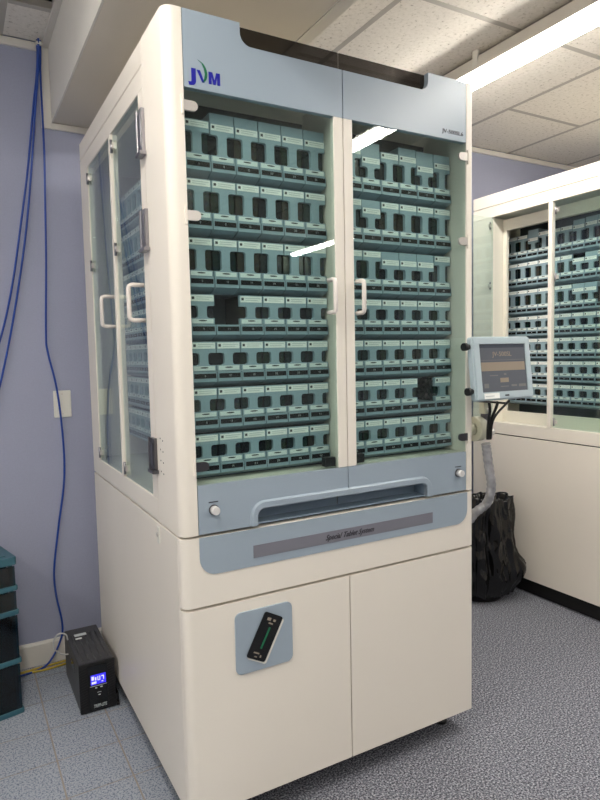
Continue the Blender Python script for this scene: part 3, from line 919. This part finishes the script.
prof = [(0.105, 0.30), (0.118, 0.40), (0.130, 0.48), (0.138, 0.515), (0.146, 0.530), (0.149, 0.520), (0.151, 0.49), ] + [(0.152, 0.475-0.0125*k) for k in range(30)] + [(0.150, 0.095), (0.146, 0.075), (0.140, 0.05), (0.134, 0.035)]
prof = [p for p in prof]
lathe(prof, 'bag_black', bagfn, 160, True).build('bag', bn)

# ================================================================== BATTERY BACKUP UNIT
ux0, ux1, uy0, uy1, uz = -0.142, -0.016, 0.792, 1.125, 0.187
up = thing('battery_backup', 'black battery backup unit with blue display on floor beside cabinet', 'power unit', (-0.079, 0.958, 0))
def U(mb, name, parent=up, bevel=None):
    return mb.build(name, parent, (0.079, -0.958, 0) if parent is up else (0,0,0), None, bevel)
bd = U(MB().prism(rrect(ux0, ux1, 0.006, uz, 0.004, 3), uy0+0.014, uy1, 'y', 'ups_top'), 'casing')
for k in range(5):
    x = ux0+0.018+k*0.0225
    MB().tube([(x, uy0+0.03, uz-0.0005), (x, uy1-0.06, uz-0.0005)], 0.004, 'ups_top', 6).build('ridge', bd, (0,0,0))
fp = U(MB().prism(rrect(ux0-0.001, ux1+0.001, 0.004, uz+0.001, 0.005, 3), uy0, uy0+0.0135, 'y', 'black_plastic'), 'front_panel', bevel=0.002)
for (xa, xb) in ((ux0+0.002, ux0+0.026), (ux1-0.026, ux1-0.002)):
    g_ = MB()
    for k in range(16):
        z = 0.02+k*0.0098
        g_.prism([(xa, z), (xb, z+0.006), (xb, z+0.010), (xa, z+0.004)], uy0-0.002, uy0-0.0002, 'y', 'black_plastic')
    g_.build('side_grille', fp, (0,0,0))
MB().box(ux0+0.030, ux1-0.030, uy0-0.0022, uy0-0.0002, 0.012, uz-0.010, 'black_gloss').build('centre_panel', fp, (0,0,0))
lc = MB().box(-0.104, -0.050, uy0-0.0034, uy0-0.0022, 0.106, 0.143, 'lcd_blue')
yy0, yy1 = uy0-0.0038, uy0-0.0033
for (xa, xb, za, zb) in ((-0.101, -0.092, 0.124, 0.138), (-0.089, -0.084, 0.122, 0.134), (-0.080, -0.077, 0.120, 0.136), (-0.073, -0.070, 0.120, 0.136), (-0.0765, -0.073, 0.120, 0.123), (-0.066, -0.057, 0.132, 0.136), (-0.060, -0.057, 0.120, 0.134), (-0.101, -0.084, 0.110, 0.118), (-0.066, -0.060, 0.112, 0.116)):
    lc.box(xa, xb, yy0, yy1, za, zb, 'lcd_white')
lc.build('display', fp, (0,0,0))
for q in ((-0.107, -0.047, 0.100, 0.1015), (-0.089, -0.082, 0.091, 0.095), (-0.071, -0.063, 0.091, 0.095), (-0.082, -0.068, 0.074, 0.0755), (-0.079, -0.071, 0.064, 0.0665)):
    MB().box(q[0], q[1], uy0-0.0032, uy0-0.0022, q[2], q[3], 'label_grey').build('button', fp, (0,0,0))
link('maker_lettering', text_mesh('TRIPP-LITE', 0.0165, 'number_white', shear=0.15, offset=0.0004, width=0.046), fp, (-0.096, uy0-0.0026, 0.019))
MB().box(-0.115, -0.070, 1.040, 1.062, uz+0.0032, uz+0.0042, 'label_grey').build('top_sticker', bd, (0,0,0))
MB().box(-0.116, -0.092, 1.012, 1.024, uz+0.0032, uz+0.0042, 'label_paper').build('top_sticker', bd, (0,0,0))
MB().box(ux0+0.004, ux1-0.004, uy0+0.02, uy1-0.01, 0.0, 0.0058, 'black_plastic').build('foot_pad', bd, (0,0,0))
MB().box(ux0-0.0008, ux0+0.001, 0.90, 0.97, 0.115, 0.150, 'black_gloss').build('side_vent', bd, (0,0,0))
tag(MB().tube(smooth_path([(-0.143, 1.03, 0.190), (-0.150, 1.03, 0.215), (-0.175, 1.03, 0.222), (-0.195, 1.03, 0.200), (-0.192, 1.03, 0.165), (-0.170, 1.03, 0.140), (-0.1435, 1.03, 0.132)]), 0.0028, 'cable_grey', 8).build('power_cable'),
    'pale grey cable loop at the back of the battery unit', 'cable')
tag(MB().box(-0.0135, -0.004, 0.80, 0.86, 0.0, 0.045, 'black_plastic').cyl((-0.009, 0.799, 0.02), (-0.009, 0.78, 0.012), 0.0035, 'black_plastic', n=8).build('plug_adapter'),
    'small black plug squeezed between battery unit and cabinet', 'plug')

# ================================================================== OUTLET PLATE, CABLES
wp = thing('wall_plate', 'blank cream wall plate behind the blue cable', 'wall plate', (-0.0825, YW, 1.1035))
MB().prism(rrect(-0.035, 0.035, -0.057, 0.057, 0.004, 3), -0.006, -0.0002, 'y', 'white_plastic').build('plate', wp, (0,0,0), None, 0.002)
for z in (-0.042, 0.042):
    MB().cyl((0, -0.006, z), (0, -0.0072, z), 0.003, 'clip_metal', n=10).build('screw', wp)

def cable(name, pts, r, m_, label, group=None):
    o = MB().tube(smooth_path(pts), r, m_, 8).build(name)
    return tag(o, label, 'cable', group)
yw = YW-0.018
cable('network_cable', [(-0.102, yw-0.015, 2.566), (-0.103, yw, 2.50), (-0.106, yw, 2.418), (-0.106, yw, 2.144), (-0.112, yw, 1.944), (-0.120, yw, 1.701), (-0.135, yw, 1.40), (-0.131, yw, 1.32), (-0.103, yw, 1.164), (-0.089, yw, 0.951), (-0.093, yw, 0.78), (-0.127, yw, 0.569), (-0.151, yw, 0.40), (-0.148, yw, 0.29), (-0.130, yw, 0.167), (-0.140, yw, 0.09), (-0.20, yw-0.03, 0.012), (-0.29, yw-0.06, 0.006), (-0.36, yw-0.05, 0.006)], 0.0042, 'cable_blue',
      'blue network cable running down past the wall plate to the floor', 'blue network cables')
cable('network_cable', [(-0.114, yw-0.015, 2.566), (-0.114, yw-0.004, 2.50), (-0.122, yw, 2.42), (-0.140, yw, 2.296), (-0.172, yw, 2.056), (-0.205, yw, 1.856), (-0.256, yw, 1.575), (-0.315, yw, 1.35), (-0.42, yw, 1.05)], 0.0042, 'cable_blue',
      'upper of the two blue network cables swinging left on the wall', 'blue network cables')
cable('network_cable', [(-0.110, yw-0.027, 2.566), (-0.112, yw-0.017, 2.50), (-0.118, yw-0.014, 2.42), (-0.133, yw-0.013, 2.296), (-0.159, yw-0.008, 2.057), (-0.196, yw, 1.776), (-0.256, yw, 1.455), (-0.318, yw, 1.19), (-0.40, yw, 0.90)], 0.0042, 'cable_blue',
      'lower of the two blue network cables swinging left on the wall', 'blue network cables')
tag(MB().box(-0.120, -0.099, yw-0.028, yw+0.004, 2.545, 2.556, 'white_plastic').build('cable_clip'), 'small white clip holding the blue cables at the ceiling', 'clip')
cable('floor_cable', [(-0.42, 1.215, 0.005), (-0.30, 1.222, 0.005), (-0.215, 1.214, 0.005), (-0.13, 1.222, 0.005), (-0.05, 1.23, 0.005)], 0.0045, 'cable_yellow', 'yellow cable on the floor, nearer the tiles', 'yellow floor cables')
cable('floor_cable', [(-0.42, 1.240, 0.005), (-0.30, 1.236, 0.005), (-0.215, 1.244, 0.005), (-0.13, 1.250, 0.005), (-0.05, 1.248, 0.005)], 0.0045, 'cable_yellow', 'yellow cable on the floor, nearer the baseboard', 'yellow floor cables')

# ================================================================== DRAWER TOWER
dt = thing('drawer_tower', 'dark teal plastic drawer tower at left edge by the wall', 'drawers', (-0.314, 0.931, 0), R(13))
DW, DD = 0.38, 0.34
def D(mb, name, parent=dt, bevel=None): return mb.build(name, parent, (0,0,0), None, bevel)
lid = D(MB().prism(rrect(-DW, 0.0, 0.0, DD, 0.012, 4), 0.556, 0.585, 'z', 'teal_frame'), 'lid', bevel=0.004)
D(MB().box(-DW+0.03, -0.03, 0.03, DD-0.03, 0.5852, 0.588, 'teal_frame'), 'lid_panel', lid, 0.001)
zs = [0.0, 0.190, 0.372, 0.462, 0.5555]
for z in zs[:4]:
    D(MB().prism(rrect(-DW, 0.0, 0.0, DD, 0.010, 3), z, z+0.018, 'z', 'teal_frame'), 'shelf_rim', bevel=0.003)
for sx in (-DW+0.012, -0.024):
    for sy in (0.02, DD-0.032):
        D(MB().box(sx, sx+0.012, sy, sy+0.012, 0.0182, 0.5555, 'teal_frame'), 'corner_post')
for a, bb in zip(zs[:-1], zs[1:]):
    z0, z1 = a+0.0185, bb-0.001
    dw = MB()
    x0, x1, y0, y1, th = -DW+0.026, -0.026, 0.006, DD-0.034, 0.004
    dw.box(x0-0.018, x1+0.018, y0, y0+th, z0, z1-0.004, 'teal_clear')
    dw.box(x0, x0+th, y0+th, y1, z0, z1-0.012, 'teal_clear').box(x1-th, x1, y0+th, y1, z0, z1-0.012, 'teal_clear')
    dw.box(x0, x1, y1, y1+th, z0, z1-0.012, 'teal_clear').box(x0, x1, y0+th, y1, z0, z0+th, 'teal_clear')
    dr_ = D(dw, 'drawer')
    D(MB().box(-DW/2-0.06, -DW/2+0.06, y0-0.014, y0-0.0002, z1-0.022, z1-0.010, 'teal_clear'), 'handle', dr_)
